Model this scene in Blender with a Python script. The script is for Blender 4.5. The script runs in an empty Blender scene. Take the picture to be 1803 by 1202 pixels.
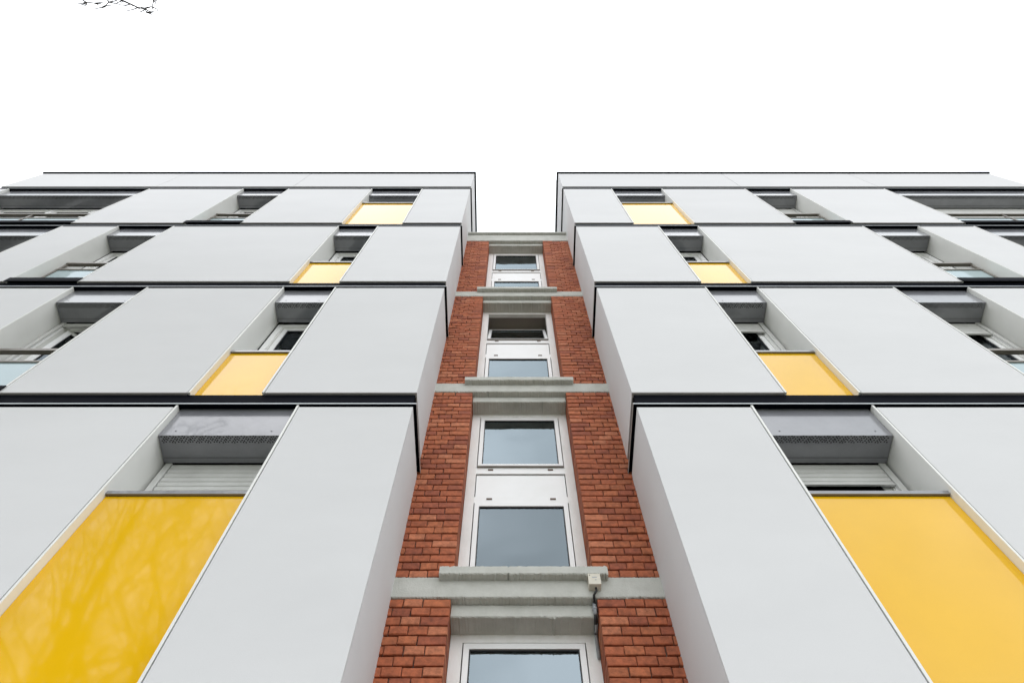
import bpy, math, random
from mathutils import Vector, Matrix
random.seed(7)
R = math.radians
S = bpy.context.scene
COL = S.collection

# ------------------------------------------------------------------ camera
PITCH = math.atan2(1300.0, 541.0)          # optical axis above the horizon
EYE = 1.6
cam_d = bpy.data.cameras.new('camera')
cam = bpy.data.objects.new('camera', cam_d)
COL.objects.link(cam)
cam.location = (-0.103, 0.0, EYE)
cam.rotation_euler = (R(90) + PITCH, 0, 0)
cam_d.sensor_fit = 'HORIZONTAL'
cam_d.sensor_width = 36.0
cam_d.lens = 36.0 * 1300.0 / 1803.0
cam_d.shift_x = 1.5 / 1803.0
cam_d.clip_start = 0.05
cam_d.clip_end = 2000
S.camera = cam

# ------------------------------------------------------------------ sky and sun
SUN_EL, SUN_AZ = 58.0, 20.0
w = bpy.data.worlds.new('World')
S.world = w
w.use_nodes = True
nt = w.node_tree
nt.nodes.clear()
out = nt.nodes.new('ShaderNodeOutputWorld')
bg = nt.nodes.new('ShaderNodeBackground')
sky = nt.nodes.new('ShaderNodeTexSky')
sky.sky_type = 'NISHITA'
sky.sun_disc = False
sky.sun_elevation = R(SUN_EL)
sky.sun_rotation = R(SUN_AZ)
sky.air_density = 1.0
sky.dust_density = 4.0
sky.ozone_density = 1.0
hs = nt.nodes.new('ShaderNodeHueSaturation')
hs.inputs['Saturation'].default_value = 0.10
tc = nt.nodes.new('ShaderNodeTexCoord')
nz = nt.nodes.new('ShaderNodeTexNoise')
nz.inputs['Scale'].default_value = 2.3
nz.inputs['Detail'].default_value = 3
cr = nt.nodes.new('ShaderNodeValToRGB')
cr.color_ramp.elements[0].position = 0.27
cr.color_ramp.elements[0].color = (0.36, 0.405, 0.415, 1)
cr.color_ramp.elements[1].position = 0.66
cr.color_ramp.elements[1].color = (1.36, 1.35, 1.34, 1)
mx = nt.nodes.new('ShaderNodeMix')
mx.data_type = 'RGBA'
mx.blend_type = 'MULTIPLY'
mx.inputs[0].default_value = 1.0
L = nt.links
L.new(sky.outputs[0], hs.inputs['Color'])
L.new(tc.outputs['Generated'], nz.inputs['Vector'])
L.new(nz.outputs['Fac'], cr.inputs['Fac'])
mc = nt.nodes.new('ShaderNodeMix')      # an even layer of bright cloud over the clear sky
mc.data_type = 'RGBA'
mc.inputs[0].default_value = 0.86
mc.inputs[7].default_value = (9.3, 9.45, 9.8, 1)
L.new(hs.outputs[0], mc.inputs[6])
L.new(mc.outputs[2], mx.inputs[6])
L.new(cr.outputs[0], mx.inputs[7])
L.new(mx.outputs[2], bg.inputs['Color'])
L.new(bg.outputs[0], out.inputs['Surface'])
bg.inputs['Strength'].default_value = 0.15

sd = bpy.data.lights.new('sun', 'SUN')
sd.energy = 0.6
sd.angle = R(25)
sd.color = (1.0, 0.97, 0.93)
sun = bpy.data.objects.new('sun', sd)
COL.objects.link(sun)
az = R(SUN_AZ)
sdir = Vector((math.sin(az) * math.cos(R(SUN_EL)), math.cos(az) * math.cos(R(SUN_EL)), math.sin(R(SUN_EL))))
sun.rotation_euler = sdir.to_track_quat('Z', 'Y').to_euler()
sun.location = (0, -10, 30)

S.view_settings.view_transform = 'Standard'
S.view_settings.look = 'None'
S.view_settings.gamma = 1
S.view_settings.use_curve_mapping = False
S.view_settings.exposure = 0.64
S.render.engine = 'CYCLES'
S.cycles.max_bounces = 8
S.cycles.caustics_reflective = False
S.cycles.caustics_refractive = False


# ------------------------------------------------------------------ materials
def mat(name):
    m = bpy.data.materials.new(name)
    m.use_nodes = True
    return m, m.node_tree, m.node_tree.nodes['Principled BSDF']


def noise_mat(name, c0, c1, scale=6.0, rough=(0.5, 0.5), bump=0.0, bscale=60.0, metallic=0.0, ior=1.5,
              stretch=(1, 1, 1), detail=6.0, vary=0.0, coat=0.0, fine=0.0):
    """procedural surface: two tones mixed by noise, optional tone per object and bump"""
    m, t, b = mat(name)
    n, l = t.nodes, t.links
    tc = n.new('ShaderNodeTexCoord')
    oi = n.new('ShaderNodeObjectInfo')
    mp = n.new('ShaderNodeMapping')
    mp.inputs['Scale'].default_value = stretch
    ad = n.new('ShaderNodeVectorMath'); ad.operation = 'ADD'
    ml = n.new('ShaderNodeMath'); ml.operation = 'MULTIPLY'; ml.inputs[1].default_value = 37.0
    l.new(oi.outputs['Random'], ml.inputs[0])
    l.new(tc.outputs['Object'], ad.inputs[0])
    l.new(ml.outputs[0], ad.inputs[1])
    l.new(ad.outputs[0], mp.inputs['Vector'])
    ns = n.new('ShaderNodeTexNoise')
    ns.inputs['Scale'].default_value = scale
    ns.inputs['Detail'].default_value = detail
    ns.inputs['Roughness'].default_value = 0.6
    l.new(mp.outputs[0], ns.inputs['Vector'])
    rp = n.new('ShaderNodeValToRGB')
    rp.color_ramp.elements[0].position = 0.32
    rp.color_ramp.elements[0].color = (*c0, 1)
    rp.color_ramp.elements[1].position = 0.68
    rp.color_ramp.elements[1].color = (*c1, 1)
    l.new(ns.outputs['Fac'], rp.inputs['Fac'])
    colr = rp.outputs[0]
    if vary:
        mr = n.new('ShaderNodeMapRange')
        mr.inputs['To Min'].default_value = 1 - vary
        mr.inputs['To Max'].default_value = 1 + vary
        l.new(oi.outputs['Random'], mr.inputs['Value'])
        hv = n.new('ShaderNodeHueSaturation')
        l.new(mr.outputs[0], hv.inputs['Value'])
        l.new(colr, hv.inputs['Color'])
        colr = hv.outputs[0]
    if fine:
        n3 = n.new('ShaderNodeTexNoise')
        n3.inputs['Scale'].default_value = 180
        n3.inputs['Detail'].default_value = 3
        l.new(tc.outputs['Object'], n3.inputs['Vector'])
        m3 = n.new('ShaderNodeMapRange')
        m3.inputs['From Min'].default_value = 0.3
        m3.inputs['From Max'].default_value = 0.7
        m3.inputs['To Min'].default_value = 1 - fine
        m3.inputs['To Max'].default_value = 1 + fine
        l.new(n3.outputs['Fac'], m3.inputs['Value'])
        h3 = n.new('ShaderNodeHueSaturation')
        l.new(m3.outputs[0], h3.inputs['Value'])
        l.new(colr, h3.inputs['Color'])
        colr = h3.outputs[0]
    l.new(colr, b.inputs['Base Color'])
    r2 = n.new('ShaderNodeMapRange')
    r2.inputs['To Min'].default_value = rough[0]
    r2.inputs['To Max'].default_value = rough[1]
    l.new(ns.outputs['Fac'], r2.inputs['Value'])
    l.new(r2.outputs[0], b.inputs['Roughness'])
    b.inputs['Metallic'].default_value = metallic
    b.inputs['IOR'].default_value = ior
    b.inputs['Coat Weight'].default_value = coat
    b.inputs['Coat Roughness'].default_value = 0.035
    if bump:
        n2 = n.new('ShaderNodeTexNoise')
        n2.inputs['Scale'].default_value = bscale
        n2.inputs['Detail'].default_value = 6
        l.new(tc.outputs['Object'], n2.inputs['Vector'])
        bp = n.new('ShaderNodeBump')
        bp.inputs['Strength'].default_value = bump
        bp.inputs['Distance'].default_value = 0.01
        l.new(n2.outputs['Fac'], bp.inputs['Height'])
        l.new(bp.outputs[0], b.inputs['Normal'])
    return m


def glass_mat(name, tint, refl, ior, veil=0.0, veilcol=(0.5, 0.6, 0.65)):
    """window glass: see-through, mirrors the sky more at grazing angles"""
    m = bpy.data.materials.new(name)
    m.use_nodes = True
    t = m.node_tree
    n, l = t.nodes, t.links
    n.clear()
    o = n.new('ShaderNodeOutputMaterial')
    tr = n.new('ShaderNodeBsdfTransparent'); tr.inputs['Color'].default_value = (*tint, 1)
    gl = n.new('ShaderNodeBsdfGlossy'); gl.inputs['Color'].default_value = (*refl, 1)
    gl.inputs['Roughness'].default_value = 0.012
    tc = n.new('ShaderNodeTexCoord')
    ns = n.new('ShaderNodeTexNoise'); ns.inputs['Scale'].default_value = 1.3
    bp = n.new('ShaderNodeBump'); bp.inputs['Strength'].default_value = 0.30; bp.inputs['Distance'].default_value = 0.03
    l.new(tc.outputs['Object'], ns.inputs['Vector'])
    l.new(ns.outputs['Fac'], bp.inputs['Height'])
    l.new(bp.outputs[0], gl.inputs['Normal'])
    fr = n.new('ShaderNodeFresnel'); fr.inputs['IOR'].default_value = ior
    m1 = n.new('ShaderNodeMixShader')
    first = tr
    if veil:
        df = n.new('ShaderNodeBsdfDiffuse'); df.inputs['Color'].default_value = (*veilcol, 1)
        m2 = n.new('ShaderNodeMixShader'); m2.inputs[0].default_value = veil
        l.new(tr.outputs[0], m2.inputs[1]); l.new(df.outputs[0], m2.inputs[2])
        first = m2
    l.new(fr.outputs[0], m1.inputs[0])
    l.new(first.outputs[0], m1.inputs[1])
    l.new(gl.outputs[0], m1.inputs[2])
    l.new(m1.outputs[0], o.inputs['Surface'])
    return m


def brick_mat():
    m, t, b = mat('fired_brick')
    n, l = t.nodes, t.links
    at = n.new('ShaderNodeAttribute'); at.attribute_name = 'tint'
    tc = n.new('ShaderNodeTexCoord')
    ns = n.new('ShaderNodeTexNoise'); ns.inputs['Scale'].default_value = 35; ns.inputs['Detail'].default_value = 8
    l.new(tc.outputs['Object'], ns.inputs['Vector'])
    mr = n.new('ShaderNodeMapRange')
    mr.inputs['From Min'].default_value = 0.3; mr.inputs['From Max'].default_value = 0.7
    mr.inputs['To Min'].default_value = 0.68; mr.inputs['To Max'].default_value = 1.22
    l.new(ns.outputs['Fac'], mr.inputs['Value'])
    hv = n.new('ShaderNodeHueSaturation')
    l.new(at.outputs['Color'], hv.inputs['Color'])
    l.new(mr.outputs[0], hv.inputs['Value'])
    l.new(hv.outputs[0], b.inputs['Base Color'])
    b.inputs['Roughness'].default_value = 0.85
    n2 = n.new('ShaderNodeTexNoise'); n2.inputs['Scale'].default_value = 90; n2.inputs['Detail'].default_value = 6
    l.new(tc.outputs['Object'], n2.inputs['Vector'])
    bp = n.new('ShaderNodeBump'); bp.inputs['Strength'].default_value = 0.5; bp.inputs['Distance'].default_value = 0.006
    l.new(n2.outputs['Fac'], bp.inputs['Height'])
    l.new(bp.outputs[0], b.inputs['Normal'])
    return m


M = {
    'panel': noise_mat('white_fibre_panel', (0.615, 0.614, 0.618), (0.645, 0.644, 0.648), 0.7, (0.78, 0.9), 0.05, 400, ior=1.3, stretch=(1, 1, 2.2), vary=0.025, fine=0.015),
    'reveal': noise_mat('white_coated_metal', (0.70, 0.70, 0.67), (0.76, 0.76, 0.73), 2.0, (0.4, 0.5)),
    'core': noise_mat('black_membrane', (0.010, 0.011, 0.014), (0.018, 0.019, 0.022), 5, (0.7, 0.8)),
    'fascia': noise_mat('navy_black_aluminium', (0.0015, 0.002, 0.005), (0.003, 0.004, 0.008), 3, (0.5, 0.6), ior=1.08),
    'lip': noise_mat('mill_aluminium_edge', (0.42, 0.45, 0.48), (0.52, 0.55, 0.58), 4, (0.3, 0.4)),
    'taupe': noise_mat('taupe_drip_edge', (0.32, 0.30, 0.29), (0.40, 0.38, 0.37), 4, (0.5, 0.6)),
    'casing': noise_mat('grey_coated_casing', (0.18, 0.183, 0.20), (0.225, 0.228, 0.247), 3.5, (0.16, 0.26), 0.0, 40, ior=1.6, vary=0.05, coat=0.6),
    'hole': noise_mat('perforation_dark', (0.008, 0.008, 0.009), (0.012, 0.012, 0.013), 4, (0.9, 0.9)),
    'yellow': noise_mat('gloss_yellow_panel', (0.76, 0.43, 0.002), (0.82, 0.465, 0.004), 1.4, (0.05, 0.08), 0.0, 3, ior=1.38, coat=0.35, fine=0.01),
    'pvc': noise_mat('white_window_frame', (0.84, 0.84, 0.83), (0.88, 0.88, 0.88), 5, (0.35, 0.5)),
    'paint': noise_mat('old_white_paint', (0.80, 0.79, 0.76), (0.90, 0.89, 0.88), 14, (0.5, 0.7), 0.2, 50, stretch=(1, 1, .25)),
    'slat': noise_mat('shutter_slat_grey', (0.58, 0.58, 0.56), (0.66, 0.66, 0.64), 6, (0.45, 0.55)),
    'bronze': noise_mat('bronze_rail', (0.16, 0.14, 0.12), (0.22, 0.20, 0.17), 6, (0.3, 0.45)),
    'gasket': noise_mat('black_gasket', (0.010, 0.011, 0.013), (0.02, 0.02, 0.022), 8, (0.5, 0.6)),
    'brown': noise_mat('weep_slot_brown', (0.09, 0.05, 0.03), (0.13, 0.08, 0.05), 8, (0.6, 0.6)),
    'concrete': noise_mat('painted_concrete', (0.45, 0.45, 0.41), (0.55, 0.55, 0.51), 8, (0.8, 0.95), 0.3, 110, fine=0.04),
    'mortar': noise_mat('dark_mortar', (0.06, 0.045, 0.04), (0.17, 0.145, 0.125), 30, (0.9, 0.95), 0.5, 120),
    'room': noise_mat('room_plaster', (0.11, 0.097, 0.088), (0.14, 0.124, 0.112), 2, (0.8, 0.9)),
    'ceil': noise_mat('stairwell_ceiling', (0.34, 0.29, 0.26), (0.40, 0.35, 0.315), 2, (0.8, 0.9)),
    'curtain': noise_mat('sheer_curtain', (0.26, 0.33, 0.37), (0.33, 0.40, 0.44), 9, (0.8, 0.9), stretch=(14, 1, .3)),
    'box': noise_mat('cream_plastic', (0.60, 0.56, 0.46), (0.68, 0.64, 0.55), 20, (0.45, 0.55)),
    'pipe': noise_mat('grey_conduit', (0.30, 0.32, 0.34), (0.42, 0.44, 0.46), 20, (0.35, 0.45)),
    'bark': noise_mat('bark', (0.035, 0.030, 0.026), (0.09, 0.078, 0.066), 18, (0.8, 0.95), 0.8, 40),
    'roof': noise_mat('roof_membrane', (0.10, 0.10, 0.10), (0.14, 0.14, 0.14), 4, (0.8, 0.9)),
    'paving': noise_mat('pale_gravel_paving', (0.30, 0.29, 0.275), (0.38, 0.37, 0.355), 1.2, (0.8, 0.95), 0.4, 60),
    'slab': noise_mat('concrete_paving', (0.40, 0.39, 0.37), (0.48, 0.47, 0.45), 2.2, (0.8, 0.95), 0.3, 60),
    'grass': noise_mat('lawn_green', (0.035, 0.065, 0.018), (0.07, 0.11, 0.03), 9, (0.85, 0.95), 0.8, 90),
    'brick': brick_mat(),
    'glass': glass_mat('window_glass', (0.75, 0.80, 0.82), (0.80, 0.90, 0.97), 2.0),
    'stairglass': glass_mat('stair_glass', (0.62, 0.70, 0.74), (0.74, 0.88, 0.96), 2.7),
    'lowglass': glass_mat('clear_stair_glass', (0.84, 0.92, 0.95), (0.74, 0.88, 0.96), 2.1),
    'frost': glass_mat('frosted_guard_glass', (0.80, 0.90, 0.92), (0.9, 0.95, 1.0), 1.5, 0.75, (0.50, 0.62, 0.64)),
}


# ------------------------------------------------------------------ mesh helpers
class MB:
    def __init__(self):
        self.v, self.f, self.m, self.c = [], [], [], []
        self.mats = []

    def slot(self, name):
        if name not in self.mats:
            self.mats.append(name)
        return self.mats.index(name)

    def poly(self, pts, faces, mat, tint=None):
        b = len(self.v)
        self.v += [tuple(p) for p in pts]
        s = self.slot(mat)
        for f in faces:
            self.f.append([b + i for i in f])
            self.m.append(s)
            self.c.append(tint)

    def box(self, x0, x1, y0, y1, z0, z1, mat, tint=None):
        x0, x1 = min(x0, x1), max(x0, x1)
        p = [(x0, y0, z0), (x1, y0, z0), (x1, y1, z0), (x0, y1, z0), (x0, y0, z1), (x1, y0, z1), (x1, y1, z1), (x0, y1, z1)]
        self.poly(p, [(0, 3, 2, 1), (4, 5, 6, 7), (0, 1, 5, 4), (1, 2, 6, 5), (2, 3, 7, 6), (3, 0, 4, 7)], mat, tint)

    def frame(self, x0, x1, y0, y1, z0, z1, wd, mat, wt=None, wb=None):
        x0, x1 = min(x0, x1), max(x0, x1)
        wt = wd if wt is None else wt
        wb = wd if wb is None else wb
        self.box(x0, x0 + wd, y0, y1, z0, z1, mat)
        self.box(x1 - wd, x1, y0, y1, z0, z1, mat)
        self.box(x0 + wd, x1 - wd, y0, y1, z1 - wt, z1, mat)
        self.box(x0 + wd, x1 - wd, y0, y1, z0, z0 + wb, mat)

    def rough_box(self, x0, x1, y0, y1, z0, z1, mat, seg=0.009, jit=0.0014):
        """box whose long edges are chipped and uneven"""
        n = max(2, int((x1 - x0) / seg))
        c = 0.006
        prof = [(y0, z0 + c), (y0 + c, z0), (y1, z0), (y1, z1), (y0 + c, z1), (y0, z1 - c)]
        pts = []
        for i in range(n + 1):
            x = x0 + (x1 - x0) * i / n
            big = 3.0 if random.random() < 0.05 else 1.0
            for k, (y, z) in enumerate(prof):
                a = 0 if k in (2, 3) else jit * big
                pts.append((x, y + abs(random.gauss(0, a)) * (0.15 if k in (0, 5) else 1), z + random.gauss(0, a) * (1 if k in (0, 1, 4, 5) else 0)))
        fs = []
        for i in range(n):
            for k in range(6):
                a, b_ = i * 6 + k, i * 6 + (k + 1) % 6
                fs.append((a, b_, b_ + 6, a + 6))
        fs.append(tuple(range(6))[::-1])
        fs.append(tuple(n * 6 + k for k in range(6)))
        self.poly(pts, fs, mat)

    def tube(self, pts, rads, mat, seg=6):
        b = []
        n = len(pts)
        for i, p in enumerate(pts):
            p = Vector(p)
            d = (Vector(pts[min(i + 1, n - 1)]) - Vector(pts[max(i - 1, 0)])).normalized()
            a = d.orthogonal().normalized() if i == 0 else (b[-1][1] - d * b[-1][1].dot(d)).normalized()
            q = d.cross(a)
            b.append((p, a, q, rads[i]))
        v = []
        for p, a, q, r in b:
            for k in range(seg):
                t = 2 * math.pi * k / seg
                v.append(p + a * math.cos(t) * r + q * math.sin(t) * r)
        fs = []
        for i in range(n - 1):
            for k in range(seg):
                k2 = (k + 1) % seg
                fs.append((i * seg + k, i * seg + k2, (i + 1) * seg + k2, (i + 1) * seg + k))
        fs.append(tuple(range(seg))[::-1])
        fs.append(tuple((n - 1) * seg + k for k in range(seg)))
        self.poly(v, fs, mat)

    def build(self, name, parent=None, origin=None, smooth=False):
        me = bpy.data.meshes.new(name)
        if origin is None:
            xs = [p[0] for p in self.v]; ys = [p[1] for p in self.v]; zs = [p[2] for p in self.v]
            origin = Vector(((min(xs) + max(xs)) / 2, (min(ys) + max(ys)) / 2, min(zs)))
        origin = Vector(origin)
        me.from_pydata([tuple(Vector(p) - origin) for p in self.v], [], self.f)
        for s in self.mats:
            me.materials.append(M[s])
        me.polygons.foreach_set('material_index', self.m)
        if any(c is not None for c in self.c):
            ca = me.color_attributes.new('tint', 'FLOAT_COLOR', 'CORNER')
            for p, c in zip(me.polygons, self.c):
                for li in p.loop_indices:
                    ca.data[li].color = (*(c or (0.3, 0.1, 0.06)), 1)
        if smooth:
            me.polygons.foreach_set('use_smooth', [True] * len(me.polygons))
        me.update()
        o = bpy.data.objects.new(name, me)
        COL.objects.link(o)
        if parent is not None:
            o.parent = parent
            o.location = origin - world_loc(parent)
        else:
            o.location = origin
        return o


def world_loc(o):
    p = Vector(o.location)
    while o.parent is not None:
        o = o.parent
        p = p + Vector(o.location)
    return p


def thing(name, loc, label, cat, group=None):
    o = bpy.data.objects.new(name, None)
    o.empty_display_size = 0.5
    COL.objects.link(o)
    o.location = loc
    o['label'] = label
    o['category'] = cat
    if group:
        o['group'] = group
    return o


# ------------------------------------------------------------------ key planes (metres, y away from the camera)
D = 2.575            # face of the white cladding
DW = 2.870           # face of the windows in the white wings
DB = 3.171           # face of the brick
DS = 3.360           # face of the stair windows
BACK = 11.5
ST = 2.80            # storey height
J1 = 5.04 + EYE      # joint between the first and second storeys seen
CX = 0.837           # half the gap between the wings
END = 9.43

# ------------------------------------------------------------------ ground
g = MB(); g.box(-400, 400, -400, 400, -0.3, 0.0, 'paving')
o = g.build('ground', origin=(0, 0, -0.3)); o['kind'] = 'structure'
g = MB(); g.box(-30, 30, 0.6, 2.2, 0.004, 0.03, 'slab')
o = g.build('pavement'); o['kind'] = 'structure'
g = MB(); g.box(-30, 30, -14, -3.0, 0.004, 0.05, 'grass')
o = g.build('lawn'); o['kind'] = 'structure'


# ------------------------------------------------------------------ the two clad wings
def make_window(root, sx, xa, xb, z0, z1, shutter=None, mullions=(), state=None, label=None):
    """frame (part) > sash, glass, roller shutter (sub-parts); xa<xb are distances from the centre line"""
    lo, hi = min(sx * xa, sx * xb), max(sx * xa, sx * xb)
    f = MB()
    f.frame(lo, hi, DW, DW + 0.07, z0, z1, 0.055, 'pvc', 0.05, 0.05)
    f.frame(lo + 0.055, hi - 0.055, DW + 0.012, DW + 0.06, z0 + 0.05, z1 - 0.05, 0.012, 'reveal')
    for mu in mullions:
        f.box(sx * mu - 0.035, sx * mu + 0.035, DW, DW + 0.07, z0 + 0.05, z1 - 0.05, 'pvc')
    win = f.build('window', root)
    if label:
        win['label'] = label
    cuts = [lo + 0.067] + sorted(sx * mu for mu in mullions) + [hi - 0.067]
    for i in range(len(cuts) - 1):
        a = cuts[i] + (0.035 if i > 0 else 0)
        b_ = cuts[i + 1] - (0.035 if i < len(cuts) - 2 else 0)
        za, zb = z0 + 0.062, z1 - 0.062
        s = MB(); gl = MB()
        s.frame(a + .003, b_ - .003, DW + 0.022, DW + 0.075, za, zb, 0.05, 'pvc')
        s.frame(a + 0.053, b_ - 0.053, DW + 0.03, DW + 0.06, za + .05, zb - .05, 0.007, 'gasket')
        gl.box(a + 0.06, b_ - 0.06, DW + 0.045, DW + 0.049, za + 0.057, zb - 0.057, 'glass')
        hinge = Vector((a if sx > 0 else b_, DW + 0.075, za))
        if sx < 0:
            hinge.x = a
        so = s.build('sash', win, origin=hinge)
        go = gl.build('glass', win, origin=hinge)
        if state == 'open' and i == 0:
            ang = R(38)
            so.rotation_euler = (0, 0, ang)
            go.rotation_euler = (0, 0, ang)
            so['label'] = 'sash swung open into the room'
    if shutter is not None:
        sh = MB()
        z = z1
        while z > shutter + 0.001:
            zn = max(z - 0.055, shutter)
            h = z - zn
            x0, x1 = lo + 0.054, hi - 0.054
            pts = []
            prof = [(0.0, 0), (-0.008, 0.12), (-0.011, 0.5), (-0.008, 0.86), (0.0, 0.90), (0.003, 1.0)]
            for x in (x0, x1):
                for (yy, tt) in prof:
                    pts.append((x, DW - 0.004 + yy, zn + tt * h))
            k = len(prof)
            sh.poly(pts, [(i_, i_ + 1, k + i_ + 1, k + i_) for i_ in range(k - 1)], 'slat')
            z = zn
        sh.box(lo + 0.05, hi - 0.05, DW - 0.02, DW - 0.004, shutter - 0.012, shutter, 'slat')
        sh.box(lo + 0.004, lo + 0.049, DW - 0.022, DW - 0.002, z0, z1, 'slat')
        sh.box(hi - 0.049, hi - 0.004, DW - 0.022, DW - 0.002, z0, z1, 'slat')
        sh.build('roller_shutter', win)
    return win


def casing(root, sx, xa, xb, z0, z1):
    lo, hi = min(sx * xa, sx * xb) + 0.004, max(sx * xa, sx * xb) - 0.004
    c = MB()
    y0, y1 = D + 0.045, DW - 0.024
    c.box(lo, hi, y0, y1, z0, z1, 'casing')
    # folded seam of the removable cover, near the window
    c.box(lo + 0.01, hi - 0.01, y1 - 0.045, y1 - 0.042, z0 - 0.0015, z0 + 0.001, 'gasket')
    # fixing screws on the front
    for px in (lo + 0.10, hi - 0.10):
        pts = [(px + 0.006 * math.cos(t * math.pi / 4), y0 - 0.002, z0 + 0.06 + 0.006 * math.sin(t * math.pi / 4)) for t in range(8)]
        c.poly(pts, [tuple(range(8))], 'gasket')
    # ventilation holes punched along the front of the underside
    n = int((hi - lo - 0.03) / 0.021)
    for i in range(n):
        for k in range(4):
            px = lo + 0.02 + 0.021 * (i + (0.5 if k % 2 else 0.0)) + 0.003 * math.sin(i * 2.1 + k)
            if px > hi - 0.012:
                continue
            py = y0 + 0.010 + 0.0145 * k + 0.004 * math.sin(i * 1.57 + k * 0.7)
            r = 0.0062
            pts = [(px + r * math.cos(t * math.pi / 3), py + r * math.sin(t * math.pi / 3), z0 - 0.0012) for t in range(6)]
            c.poly(pts, [tuple(range(6))[::-1]], 'hole')
    c.build('shutter_casing', root)


def railing(root, sx, xa, xb, zb):
    lo, hi = min(sx * xa, sx * xb) + 0.018, max(sx * xa, sx * xb) - 0.018
    r = MB()
    r.box(lo, hi, 2.700, 2.745, zb + 1.10, zb + 1.145, 'bronze')
    r.box(lo, hi, 2.708, 2.738, zb + 0.86, zb + 0.89, 'bronze')
    r.box(lo, hi, 2.708, 2.738, zb + 0.14, zb + 0.17, 'bronze')
    n = max(1, round((hi - lo) / 1.1))
    posts = [lo + (hi - lo) * i / n for i in range(n + 1)]
    for i, px in enumerate(posts):
        a = px if i == 0 else (px - 0.03 if i == n else px - 0.015)
        r.box(a, a + 0.03, 2.712, 2.734, zb + 0.10, zb + 1.10, 'bronze')
    ro = r.build('guard_rail', root)
    q = MB()
    for i in range(n):
        q.box(posts[i] + 0.035, posts[i + 1] - 0.035, 2.720, 2.726, zb + 0.17, zb + 0.86, 'frost')
    q.build('frosted_glass', ro)


A = dict(solid=[(CX, 1.712), (2.605, 4.114), (4.925, 6.624), (9.15, END)], low=(1.712, 2.605, 1.63), tall=(4.114, 4.925))
B = dict(solid=[(CX, 2.044), (2.605, 4.114), (4.925, 6.624), (9.15, END)], low=(2.044, 2.605, 1.03), tall=(4.114, 4.925))
C_ = dict(solid=[(CX, 2.044), (2.605, 5.006), (5.80, 6.624), (9.15, END)], low=(2.044, 2.605, 1.03), tall=(5.006, 5.80))
STOREYS = [A, A, B, C_, dict(A, low=(1.712, 2.605, 1.71))]
# shutter bottoms measured down from the casing: {(side, storey, bay): drop}
SHUT = {(-1, 1, 'low'): 0.8, (1, 1, 'low'): 0.255, (1, 2, 'low'): 0.24, (-1, 2, 'tall'): 0.075, (1, 2, 'tall'): 0.30,
        (1, 4, 'tall'): 0.42, (1, 4, 'wide'): 0.85, (-1, 0, 'low'): 0.4, (1, 3, 'wide'): 0.4}


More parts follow.
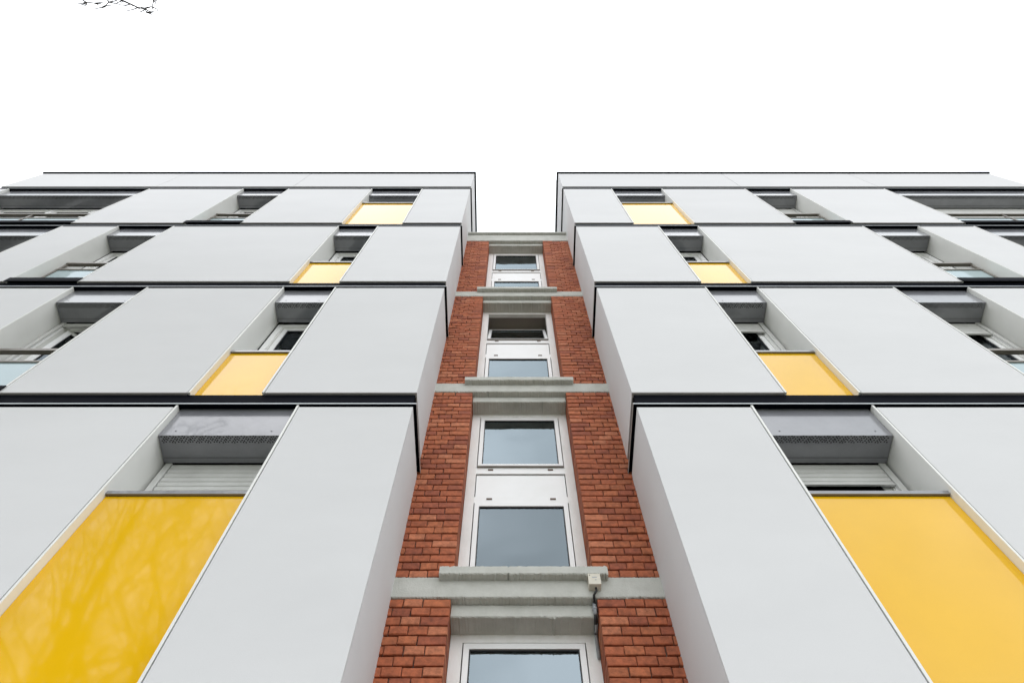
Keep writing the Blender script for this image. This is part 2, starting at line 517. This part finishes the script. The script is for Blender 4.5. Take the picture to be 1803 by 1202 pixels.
def wing(sx, label):
    root = thing('apartment_block', (sx * (CX + END) / 2, D + 4.5, 0), label, 'apartment block', None)

    def bx(m, xa, xb, y0, y1, z0, z1, mt):
        m.box(sx * xa, sx * xb, y0, y1, z0, z1, mt)

    # structure: floors, outer walls, roof (what one sees dimly through the glass)
    c = MB()
    for k in range(0, 6):
        zj = J1 + ST * (k - 1)
        if k == 0:
            zj = J1 - ST
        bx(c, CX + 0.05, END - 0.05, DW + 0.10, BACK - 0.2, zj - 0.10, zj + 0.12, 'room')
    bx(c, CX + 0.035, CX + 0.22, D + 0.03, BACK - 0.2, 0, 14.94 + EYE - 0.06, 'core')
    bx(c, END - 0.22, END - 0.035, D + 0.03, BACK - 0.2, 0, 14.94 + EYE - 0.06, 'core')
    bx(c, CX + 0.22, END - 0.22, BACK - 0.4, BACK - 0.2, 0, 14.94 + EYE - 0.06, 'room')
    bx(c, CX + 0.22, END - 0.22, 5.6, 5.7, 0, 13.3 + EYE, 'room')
    c.build('inner_wall', root)
    rf = MB()
    bx(rf, CX + 0.22, END - 0.22, D + 0.06, BACK - 0.4, J1 + ST * 3 + 0.30, J1 + ST * 3 + 0.45, 'roof')
    rf.build('roof', root)
    # plinth below the first storey
    pl = MB()
    bx(pl, CX, END, D + 0.02, BACK, 0, J1 - 2 * ST - 0.13, 'concrete')
    pl.build('plinth', root)

    for s, lay in enumerate(STOREYS):
        zt = J1 + ST * (s - 1) - 0.13          # top of the panels of this storey
        zb = J1 + ST * (s - 2) + 0.116         # bottom of the panels
        # cladding panels with an aluminium-lined edge at every opening
        for (xa, xb) in lay['solid']:
            p = MB()
            e0 = 0.0 if xa == CX else 0.023
            e1 = 0.0 if xb == END else 0.023
            jy, jz = random.uniform(-.0015, .001), random.uniform(-.003, .002)
            bx(p, xa + e0, xb - e1, D + jy, D + 0.014, zb, zt + jz, 'panel')
            # folded drip edge under the panel
            bx(p, xa + e0, xb - e1, D + 0.001, D + 0.022, zb - 0.006, zb - 0.0005, 'taupe')
            p.build('cladding_panel', root)
            q = MB()
            bx(q, max(xa + 0.017, CX + 0.022), min(xb - 0.017, END - 0.022), D + 0.0165, DW + 0.1, zb - 0.02, zt + 0.02, 'core')
            q.build('backing_wall', root)
            if xa != CX:
                t = MB(); bx(t, xa, xa + 0.015, D - 0.002, DW, zb, zt + 0.03, 'reveal')
                t.build('opening_lining', root)
            if xb != END:
                t = MB(); bx(t, xb - 0.015, xb, D - 0.002, DW, zb, zt + 0.03, 'reveal')
                t.build('opening_lining', root)
        # side cladding facing the brick bay, and the far end
        for (xa, y0) in ((CX, D + 0.018), (END - 0.014, D + 0.018)):
            p = MB()
            bx(p, xa, xa + 0.014, y0, BACK, zb, zt, 'panel')
            p.build('side_panel', root)
        # openings
        ct = J1 + ST * (s - 1) + 0.05
        cb = J1 + ST * (s - 1) - 0.472
        xa, xb, sill = lay['low']
        zs = J1 + ST * (s - 2) + sill
        casing(root, sx, xa, xb, cb, ct)
        y = MB()
        bx(y, xa + 0.002, xb - 0.002, D + 0.055, D + 0.063, zb - 0.004, zs - 0.034, 'yellow')
        y.build('yellow_panel', root)
        q = MB()
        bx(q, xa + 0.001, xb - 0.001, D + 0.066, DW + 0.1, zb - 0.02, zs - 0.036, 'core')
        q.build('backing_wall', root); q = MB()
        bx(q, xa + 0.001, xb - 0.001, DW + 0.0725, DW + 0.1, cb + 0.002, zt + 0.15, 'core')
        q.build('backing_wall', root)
        sl = MB()
        bx(sl, xa + 0.001, xb - 0.001, D + 0.036, DW, zs - 0.006, zs, 'casing')
        bx(sl, xa + 0.001, xb - 0.001, D + 0.036, D + 0.040, zs - 0.032, zs - 0.006, 'casing')
        bx(sl, xa + 0.001, xb - 0.001, D + 0.040, D + 0.054, zs - 0.030, zs - 0.027, 'bronze')
        sl.build('window_sill', root)
        drop = SHUT.get((sx, s, 'low'))
        make_window(root, sx, xa + 0.016, xb - 0.016, zs + 0.001, cb - 0.001, None if drop is None else max(cb - drop, zs + .02),
                    label='window with its roller shutter lowered' if drop else None)
        for kind, (xa, xb) in (('tall', lay['tall']), ('wide', (6.624, 9.15))):
            zs = zb + 0.10
            casing(root, sx, xa, xb, cb, ct)
            sl = MB()
            bx(sl, xa - 0.02, xb + 0.02, D - 0.012, D - 0.004, zb - 0.02, zs, 'fascia')
            bx(sl, xa + 0.001, xb - 0.001, D - 0.004, DW, zs - 0.012, zs - 0.001, 'fascia')
            sl.build('window_sill', root)
            q = MB()
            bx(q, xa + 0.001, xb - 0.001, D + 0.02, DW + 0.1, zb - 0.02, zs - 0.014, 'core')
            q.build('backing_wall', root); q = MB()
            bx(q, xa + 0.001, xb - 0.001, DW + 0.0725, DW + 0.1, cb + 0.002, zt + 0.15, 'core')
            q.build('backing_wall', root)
            drop = SHUT.get((sx, s, kind))
            opened = (s == 2 and kind == 'tall' and sx < 0)
            mull = () if kind == 'tall' else (7.42, 8.17)
            make_window(root, sx, xa + 0.016, xb - 0.016, zs + 0.001, cb - 0.001, None if drop is None else cb - drop, mull,
                        'open' if opened else None,
                        'window with one sash swung open' if opened else ('window with its roller shutter partly down' if drop else None))
            railing(root, sx, xa, xb, zb + 0.02)

    # parapet panels above the last joint
    zb = J1 + 3 * ST + 0.116
    zt = 14.94 + EYE - 0.045
    cuts = [CX, 4.09, 6.61, END]
    for i in range(3):
        p = MB()
        bx(p, cuts[i] + (0.004 if i else 0), cuts[i + 1] - (0.004 if i < 2 else 0), D, D + 0.014, zb, zt, 'panel')
        bx(p, cuts[i], cuts[i + 1], D + 0.001, D + 0.022, zb - 0.006, zb - 0.0005, 'taupe')
        p.build('parapet_panel', root)
    q = MB()
    bx(q, CX + 0.022, END - 0.022, D + 0.018, D + 0.16, zb - 0.02, zt - 0.002, 'core')
    q.build('backing_wall', root)
    for (xa, y0) in ((CX, D + 0.018), (END - 0.014, D + 0.018)):
        p = MB()
        bx(p, xa, xa + 0.014, y0, BACK, zb, zt, 'panel')
        p.build('side_panel', root)
    cp = MB()
    bx(cp, CX - 0.03, END + 0.02, D - 0.03, D + 0.25, zt, zt + 0.045, 'fascia')
    bx(cp, CX - 0.03, CX + 0.25, D + 0.25, BACK, zt, zt + 0.045, 'fascia')
    bx(cp, END - 0.25, END + 0.02, D + 0.25, BACK, zt, zt + 0.045, 'fascia')
    cp.build('coping', root)

    # dark fascia with a bright lower edge at every storey joint
    for k in range(-1, 4):
        zj = J1 + ST * k
        f = MB()
        bx(f, CX + 0.012, END - 0.012, D + 0.020, D + 0.043, zj - 0.075, zj + 0.109, 'fascia')
        bx(f, CX + 0.008, CX + 0.03, D + 0.043, BACK, zj - 0.075, zj + 0.109, 'fascia')
        bx(f, END - 0.03, END - 0.008, D + 0.043, BACK, zj - 0.075, zj + 0.109, 'fascia')
        bx(f, CX - 0.020, END + 0.020, D - 0.004, D + 0.043, zj - 0.079, zj - 0.075, 'fascia')
        bx(f, CX - 0.020, CX + 0.03, D + 0.043, BACK, zj - 0.079, zj - 0.075, 'fascia')
        fo = f.build('fascia', root)
        e = MB()
        bx(e, CX - 0.020, END + 0.020, D - 0.008, D - 0.0045, zj - 0.091, zj - 0.077, 'lip')
        bx(e, CX - 0.0235, CX - 0.020, D - 0.008, BACK, zj - 0.098, zj - 0.075, 'taupe')
        e.build('drip_edge', fo)
        b2 = MB()
        bx(b2, CX + 0.03, END - 0.03, D + 0.10, D + 0.13, zj - 0.15, zj + 0.11, 'core')
        b2.build('backing_wall', root)
    return root


wing(-1, 'white panel clad apartment block with yellow panels, left of the brick stair tower')
wing(1, 'white panel clad apartment block with yellow panels, right of the brick stair tower')

# ------------------------------------------------------------------ the brick stair tower between them
WX = -0.025          # centre of the stair windows
HW = 0.446           # half the window opening
BB = 3.555 + EYE     # underside of the first concrete band seen
tower = thing('stair_tower', (0, DB + 3, 0), 'narrow red brick stair tower with white framed windows and pale concrete bands', 'stair tower')

top = BB + 3 * ST


def brick_tint():
    r = random.random()
    base = Vector((0.41, 0.112, 0.046))
    if r < 0.10:
        base = Vector((0.50, 0.170, 0.082))
    elif r < 0.28:
        base = Vector((0.33, 0.088, 0.042))
    elif r < 0.5:
        base = Vector((0.44, 0.132, 0.054))
    k = random.uniform(0.92, 1.07)
    return tuple(base * k)


def brick(m, xa, xb, y0, y1, z0, z1):
    """one slightly skewed brick with knocked edges"""
    c = 0.0035
    j = lambda a: random.gauss(0, a)
    dy = j(0.0016)
    t = tuple(v * 0.92 for v in brick_tint())
    pts = []
    for (z, s) in ((z0, 0), (z1, 0)):
        for (x, yy) in ((xa, y1), (xb, y1)):
            pts.append((x, yy, z))
    # back four above; front ring outer (recessed c) and front ring inner
    fr = []
    for (x, z) in ((xa, z0), (xb, z0), (xb, z1), (xa, z1)):
        fr.append((x + j(.0008), y0 + c + dy, z + j(.0012)))
    fi = []
    for (x, z, sx_, sz) in ((xa, z0, 1, 1), (xb, z0, -1, 1), (xb, z1, -1, -1), (xa, z1, 1, -1)):
        fi.append((x + sx_ * (c + abs(j(.001))), y0 + dy + j(.0008), z + sz * (c + abs(j(.001)))))
    P = pts + fr + fi     # 0 back-lo-xa,1 back-lo-xb,2 back-hi-xa,3 back-hi-xb, 4..7 ring, 8..11 inner
    F = [(8, 9, 10, 11), (4, 5, 9, 8), (5, 6, 10, 9), (6, 7, 11, 10), (7, 4, 8, 11),
         (0, 1, 5, 4), (3, 2, 7, 6), (1, 3, 6, 5), (2, 0, 4, 7)]
    m.poly(P, F, 'brick', t)


def pier(side, z0, z1):
    m = MB()
    inner = WX + side * HW
    outer = side * (CX + 0.02)
    n = max(1, round((z1 - z0) / 0.0747))
    h = (z1 - z0) / n
    lo, hi = min(inner, outer), max(inner, outer)
    m.box(lo + (0.012 if side > 0 else 0), hi - (0.012 if side < 0 else 0), DB + 0.021, DS + 0.25, z0, z1, 'mortar')
    for i in range(n):
        za, zb_ = z0 + i * h + 0.006, z0 + (i + 1) * h - 0.0065
        x = inner
        first = True
        while (outer - x) * side > 0.012:
            wdt = 0.163 if (first and i % 2 == 0) else random.uniform(0.106, 0.113)
            x2 = x + side * wdt
            if (x2 - outer) * side > 0:
                x2 = outer
            a, b_ = min(x, x2), max(x, x2)
            brick(m, a, b_, DB, (DS + 0.10) if first else DB + 0.06, za, zb_)
            x = x2 + side * random.uniform(0.003, 0.007)
            first = False
    return m.build('brick_pier', tower)


for k in range(-1, 4):
    zt_ = BB + ST * k
    zb_ = zt_ - (ST - 0.183)
    if k == -1:
        zb_ = 0.0
    for side in (-1, 1):
        pier(side, zb_ if k > -1 else 0.0, zt_)

WZ0 = 3.725 + EYE    # sill level of window number one
for k in range(-1, 4):
    z = BB + ST * k
    m = MB()
    if k < 3:
        m.rough_box(-CX - 0.01, CX + 0.01, DB - 0.006, DB + 0.22, z, z + 0.183, 'concrete')
    else:
        m.rough_box(-CX - 0.01, CX + 0.01, DB - 0.006, DB + 0.22, z, z + 0.375, 'concrete')
    band = m.build('concrete_band', tower)
    m = MB()
    m.rough_box(WX - HW + 0.004, WX + HW - 0.004, DB + 0.05, DB + 0.26, z - 0.105, z - 0.001, 'concrete')
    m.build('lintel', tower)
    if k < 3:
        m = MB()
        m.rough_box(WX - 0.53, WX + 0.53, DB - 0.058, DS + 0.01, z + 0.150, z + 0.226, 'concrete', jit=0.0019)
        m.build('window_sill', tower)

m = MB()
m.rough_box(-CX - 0.01, CX + 0.01, DB - 0.045, DB + 0.4, top + 0.376, top + 0.44, 'concrete')
m.build('coping', tower)
m = MB()
m.box(-CX - 0.01, CX + 0.01, DB + 0.4, BACK - 1, top + 0.20, top + 0.36, 'roof')
m.build('roof', tower)
m = MB()
m.box(-CX + 0.02, CX - 0.02, 6.8, 6.9, 0, top + 0.2, 'room')
for k in range(-1, 4):
    z = BB + ST * k
    m.box(-CX + 0.02, CX - 0.02, DS + 0.26, 6.8, z - 0.05, z + 0.12, 'ceil')
for k in range(-1, 4):
    z = BB + ST * k
    m.box(WX - HW - 0.02, WX + HW + 0.02, DS + 0.075, DS + 0.62, z - 0.098, z - 0.052, 'ceil')
m.box(-CX + 0.012, -CX + 0.06, DS + 0.26, 6.8, 0, top + 0.2, 'room')
m.box(CX - 0.06, CX - 0.012, DS + 0.26, 6.8, 0, top + 0.2, 'room')
m.build('inner_wall', tower)

for k in range(-1, 3):
    zt_ = BB + ST * (k + 1) - 0.105       # underside of the lintel
    z0 = zt_ - 2.51
    y0 = DS
    lo, hi = WX - HW + 0.003, WX + HW - 0.003
    f = MB()
    # deep painted jambs and head, then the fixed frame with its two cross rails
    f.box(lo, lo + 0.074, y0, y0 + 0.09, z0, zt_, 'paint')
    f.box(hi - 0.074, hi, y0, y0 + 0.09, z0, zt_, 'paint')
    f.box(lo + 0.074, hi - 0.074, y0, y0 + 0.048, zt_ - 0.062, zt_, 'paint')
    f.box(lo + 0.074, hi - 0.074, y0, y0 + 0.09, z0, z0 + 0.05, 'paint')
    r1, r2 = zt_ - 0.925, zt_ - 1.425        # upper rail, lower rail (top levels)
    f.box(lo + 0.074, hi - 0.074, y0 + 0.004, y0 + 0.09, r1 - 0.092, r1, 'pvc')
    f.box(lo + 0.074, hi - 0.074, y0 + 0.004, y0 + 0.09, r2 - 0.006, r2 + 0.075, 'pvc')
    for zz in (r1 - 0.045, r2 + 0.036):
        for px in (WX - 0.25, WX + 0.25):
            f.box(px - 0.022, px + 0.022, y0 - 0.002, y0 + 0.004, zz, zz + 0.016, 'brown')
    win = f.build('stair_window', tower)
    sp = MB()
    sp.frame(lo + 0.076, hi - 0.076, y0 + 0.020, y0 + 0.03, r2 + 0.077, r1 - 0.094, 0.005, 'gasket', 0.012, 0.002)
    sp.box(lo + 0.081, hi - 0.081, y0 + 0.014, y0 + 0.04, r2 + 0.079, r1 - 0.106, 'pvc')
    sp.build('infill_panel', win)
    for nm, a, b_ in (('upper', r1 + 0.012, zt_ - 0.070), ('lower', z0 + 0.054, r2 - 0.014)):
        s = MB()
        s.frame(lo + 0.082, hi - 0.082, y0 - 0.003, y0 + 0.05, a, b_, 0.034, 'pvc', 0.042, 0.036)
        s.frame(lo + 0.116, hi - 0.116, y0 + 0.004, y0 + 0.04, a + .036, b_ - .042, 0.008, 'gasket', 0.010, 0.004)
        gl = MB()
        gl.box(lo + 0.124, hi - 0.124, y0 + 0.011, y0 + 0.015, a + 0.040, b_ - 0.052, 'lowglass' if (k == 0 and nm == 'lower') else 'stairglass')
        piv = (WX, y0 + 0.06, a)
        so = s.build('sash', win, origin=piv)
        go = gl.build('glass', win, origin=piv)
        if nm == 'upper':
            d = MB()
            d.box(lo + 0.078, hi - 0.078, y0 - 0.012, y0 + 0.004, r1 - 0.004, r1 + 0.010, 'bronze')
            d.build('drip_rail', win)
            if k == 1:
                so.rotation_euler = (R(-14), 0, 0)
                go.rotation_euler = (R(-14), 0, 0)
                so['label'] = 'sash tilted open into the stairwell'
    if k == 0:
        cu = MB()
        n = 60
        pts = []
        for i in range(n + 1):
            x = lo + 0.10 + (hi - lo - 0.20) * i / n
            yy = y0 + 0.075 + 0.010 * math.sin(i * 1.25)
            pts += [(x, yy, z0 + 0.05), (x, yy, r2 - 0.02)]
        cu.poly(pts, [(2 * i, 2 * i + 2, 2 * i + 3, 2 * i + 1) for i in range(n)], 'curtain')
        for i in range(9):
            x = lo + 0.15 + i * 0.058
            cu.box(x, x + 0.0028, y0 + 0.058, y0 + 0.061, z0 + 0.05, r2 - 0.10 - 0.02 * (i % 3), 'paint')
        co = cu.build('curtain', win)
        co['label'] = 'pale blue sheer curtain behind the lower pane'

# ------------------------------------------------------------------ light sensor on the concrete band
SXx, SZz = 0.413, BB
sen = thing('light_sensor', (SXx, DB - 0.006, SZz + 0.05), 'small cream plastic sensor box with grey conduit on the concrete band below the first window', 'sensor')
m = MB()
m.box(SXx - 0.038, SXx + 0.038, DB - 0.060, DB - 0.008, SZz + 0.055, SZz + 0.150, 'box')
m.box(SXx - 0.014, SXx + 0.016, DB - 0.0615, DB - 0.060, SZz + 0.112, SZz + 0.120, 'pipe')
m.box(SXx + 0.002, SXx + 0.012, DB - 0.0615, DB - 0.060, SZz + 0.090, SZz + 0.097, 'pipe')
m.box(SXx - 0.030, SXx - 0.024, DB - 0.0615, DB - 0.060, SZz + 0.132, SZz + 0.138, 'gasket')
ho = m.build('housing', sen)
bv = ho.modifiers.new('bevel', 'BEVEL'); bv.width = 0.004; bv.segments = 2; bv.limit_method = 'ANGLE'
m = MB()
m.tube([(SXx + 0.005, DB - 0.03, SZz + 0.056), (SXx + 0.006, DB - 0.032, SZz + 0.03), (SXx - 0.012, DB - 0.018, SZz + 0.004), (SXx - 0.008, DB + 0.030, SZz - 0.02)], [0.007] * 4, 'gasket', 8)
m.build('cable', sen, smooth=True)
m = MB()
m.tube([(SXx - 0.010, DB + 0.034, SZz - 0.004), (SXx - 0.010, DB + 0.036, SZz - 0.10)], [0.012] * 2, 'pipe', 12)
m.tube([(SXx - 0.010, DB + 0.036, SZz - 0.050), (SXx - 0.010, DB + 0.036, SZz - 0.062)], [0.016] * 2, 'pipe', 12)
m.tube([(SXx - 0.010, DB + 0.036, SZz - 0.10), (SXx - 0.010, DB + 0.07, SZz - 0.116), (SXx - 0.006, DS - 0.02, SZz - 0.120)], [0.010] * 3, 'gasket', 10)
m.tube([(SXx - 0.006, DB + 0.09, SZz - 0.120), (SXx - 0.004, DS - 0.014, SZz - 0.124), (SXx - 0.004, DS - 0.014, SZz - 0.3)], [0.011] * 3, 'pipe', 10)
m.build('conduit', sen, smooth=True)

# ------------------------------------------------------------------ bare tree behind the camera
tree = thing('bare_tree', (-7.2, -4.2, 0), 'leafless tree whose thin twig tips reach into the upper left of the sky', 'tree')
tr, br, tw = MB(), MB(), MB()
tr.tube([(-7.2, -4.2, 0), (-7.25, -4.25, 1.5), (-7.1, -4.3, 3.2), (-7.0, -4.2, 5.0)], [0.30, 0.24, 0.21, 0.19], 'bark', 12)


def inview(p):
    """keep the crown clear of the strip of sky over the building"""
    return p.y > -0.05 * (p.z - EYE) - 0.45


def grow(p, d, length, rad, lvl, rnd):
    n = 5
    pts, rs = [p.copy()], [rad]
    q = p.copy()
    dd = d.normalized()
    for i in range(n):
        dd = (dd + Vector((rnd.gauss(0, .13), rnd.gauss(0, .13), rnd.gauss(0.03, .10)))).normalized()
        if inview(q + dd * length / n):
            dd = (dd + Vector((0, -0.8, 0))).normalized()
        if q.x + dd.x * length / n > -3.4:
            dd = (dd + Vector((-0.9, 0, 0))).normalized()
        q = q + dd * (length / n)
        pts.append(q.copy())
        rs.append(rad * (1 - 0.55 * (i + 1) / n))
    tgt = br if lvl < 2 else tw
    tgt.tube([tuple(v) for v in pts], rs, 'bark', 7 if lvl < 2 else 4)
    if lvl >= 4:
        return
    kids = (5, 5, 5, 3)[lvl]
    for j in range(kids):
        t = 0.35 + 0.65 * (j + rnd.random() * 0.6) / kids
        i = min(n - 1, int(t * n))
        s = pts[i].lerp(pts[i + 1], t * n - i) if i < n else pts[-1]
        a = dd.orthogonal().normalized()
        a.rotate(Matrix.Rotation(rnd.uniform(0, 2 * math.pi), 3, dd))
        nd = (dd * rnd.uniform(0.5, 0.95) + a * rnd.uniform(0.45, 0.9) + Vector((0, 0, 0.12))).normalized()
        grow(s, nd, length * rnd.uniform(0.52, 0.74), max(rs[i] * 0.55, 0.005), lvl + 1, rnd)


rnd = random.Random(21)
for ang, up in ((20, 0.9), (75, 1.7), (140, 0.9), (200, 1.0), (265, 2.2), (320, 1.1), (45, 3.2), (110, 2.6), (350, 1.8), (15, 2.4)):
    a = R(ang)
    grow(Vector((-7.05, -4.22, 4.4 + rnd.random() * 1.4)), Vector((math.cos(a), math.sin(a), up)), 5.2, 0.10, 0, rnd)
# the long limb that reaches out over the viewer
limb = [(-7.0, -4.2, 4.6), (-6.6, -3.4, 6.6), (-6.1, -2.3, 8.6), (-5.6, -1.3, 10.2), (-5.25, -0.75, 11.2)]
br.tube(limb, [0.11, 0.085, 0.06, 0.04, 0.022], 'bark', 7)
for (p0, ps) in (
    ((-5.6, -1.3, 10.2), [(-5.50, -0.75, 11.0), (-5.46, -0.50, 11.45), (-5.34, -0.36, 11.6), (-5.26, -0.35, 11.65)]),
    ((-5.25, -0.75, 11.2), [(-5.08, -0.55, 11.6), (-4.97, -0.44, 11.7), (-4.92, -0.385, 11.65), (-4.80, -0.34, 11.6), (-4.71, -0.30, 11.6), (-4.65, -0.29, 11.65), (-4.62, -0.245, 11.6)]),
    ((-5.25, -0.75, 11.2), [(-5.15, -0.55, 11.5), (-5.08, -0.42, 11.6), (-5.07, -0.36, 11.62), (-5.11, -0.32, 11.6)]),
    ((-5.08, -0.55, 11.6), [(-4.76, -0.50, 11.9), (-4.6, -0.44, 11.8), (-4.57, -0.38, 11.75), (-4.58, -0.31, 11.7)]),
):
    L_ = [p0] + ps
    nn = len(L_)
    tw.tube(L_, [0.016 - 0.011 * i / (nn - 1) for i in range(nn)], 'bark', 5)
    for j in range(2, nn):
        v = Vector(L_[j])
        for q in range(3):
            e = v + Vector((rnd.uniform(-.14, .14), rnd.uniform(-.03, .05), rnd.uniform(-.1, .15)))
            tw.tube([tuple(v), tuple(v.lerp(e, .5) + Vector((.015, 0, .01))), tuple(e)], [0.009, 0.007, 0.005], 'bark', 4)
tr.build('trunk', tree, smooth=True)
br.build('branches', tree, smooth=True)
t_ = tw.build('twigs', tree)
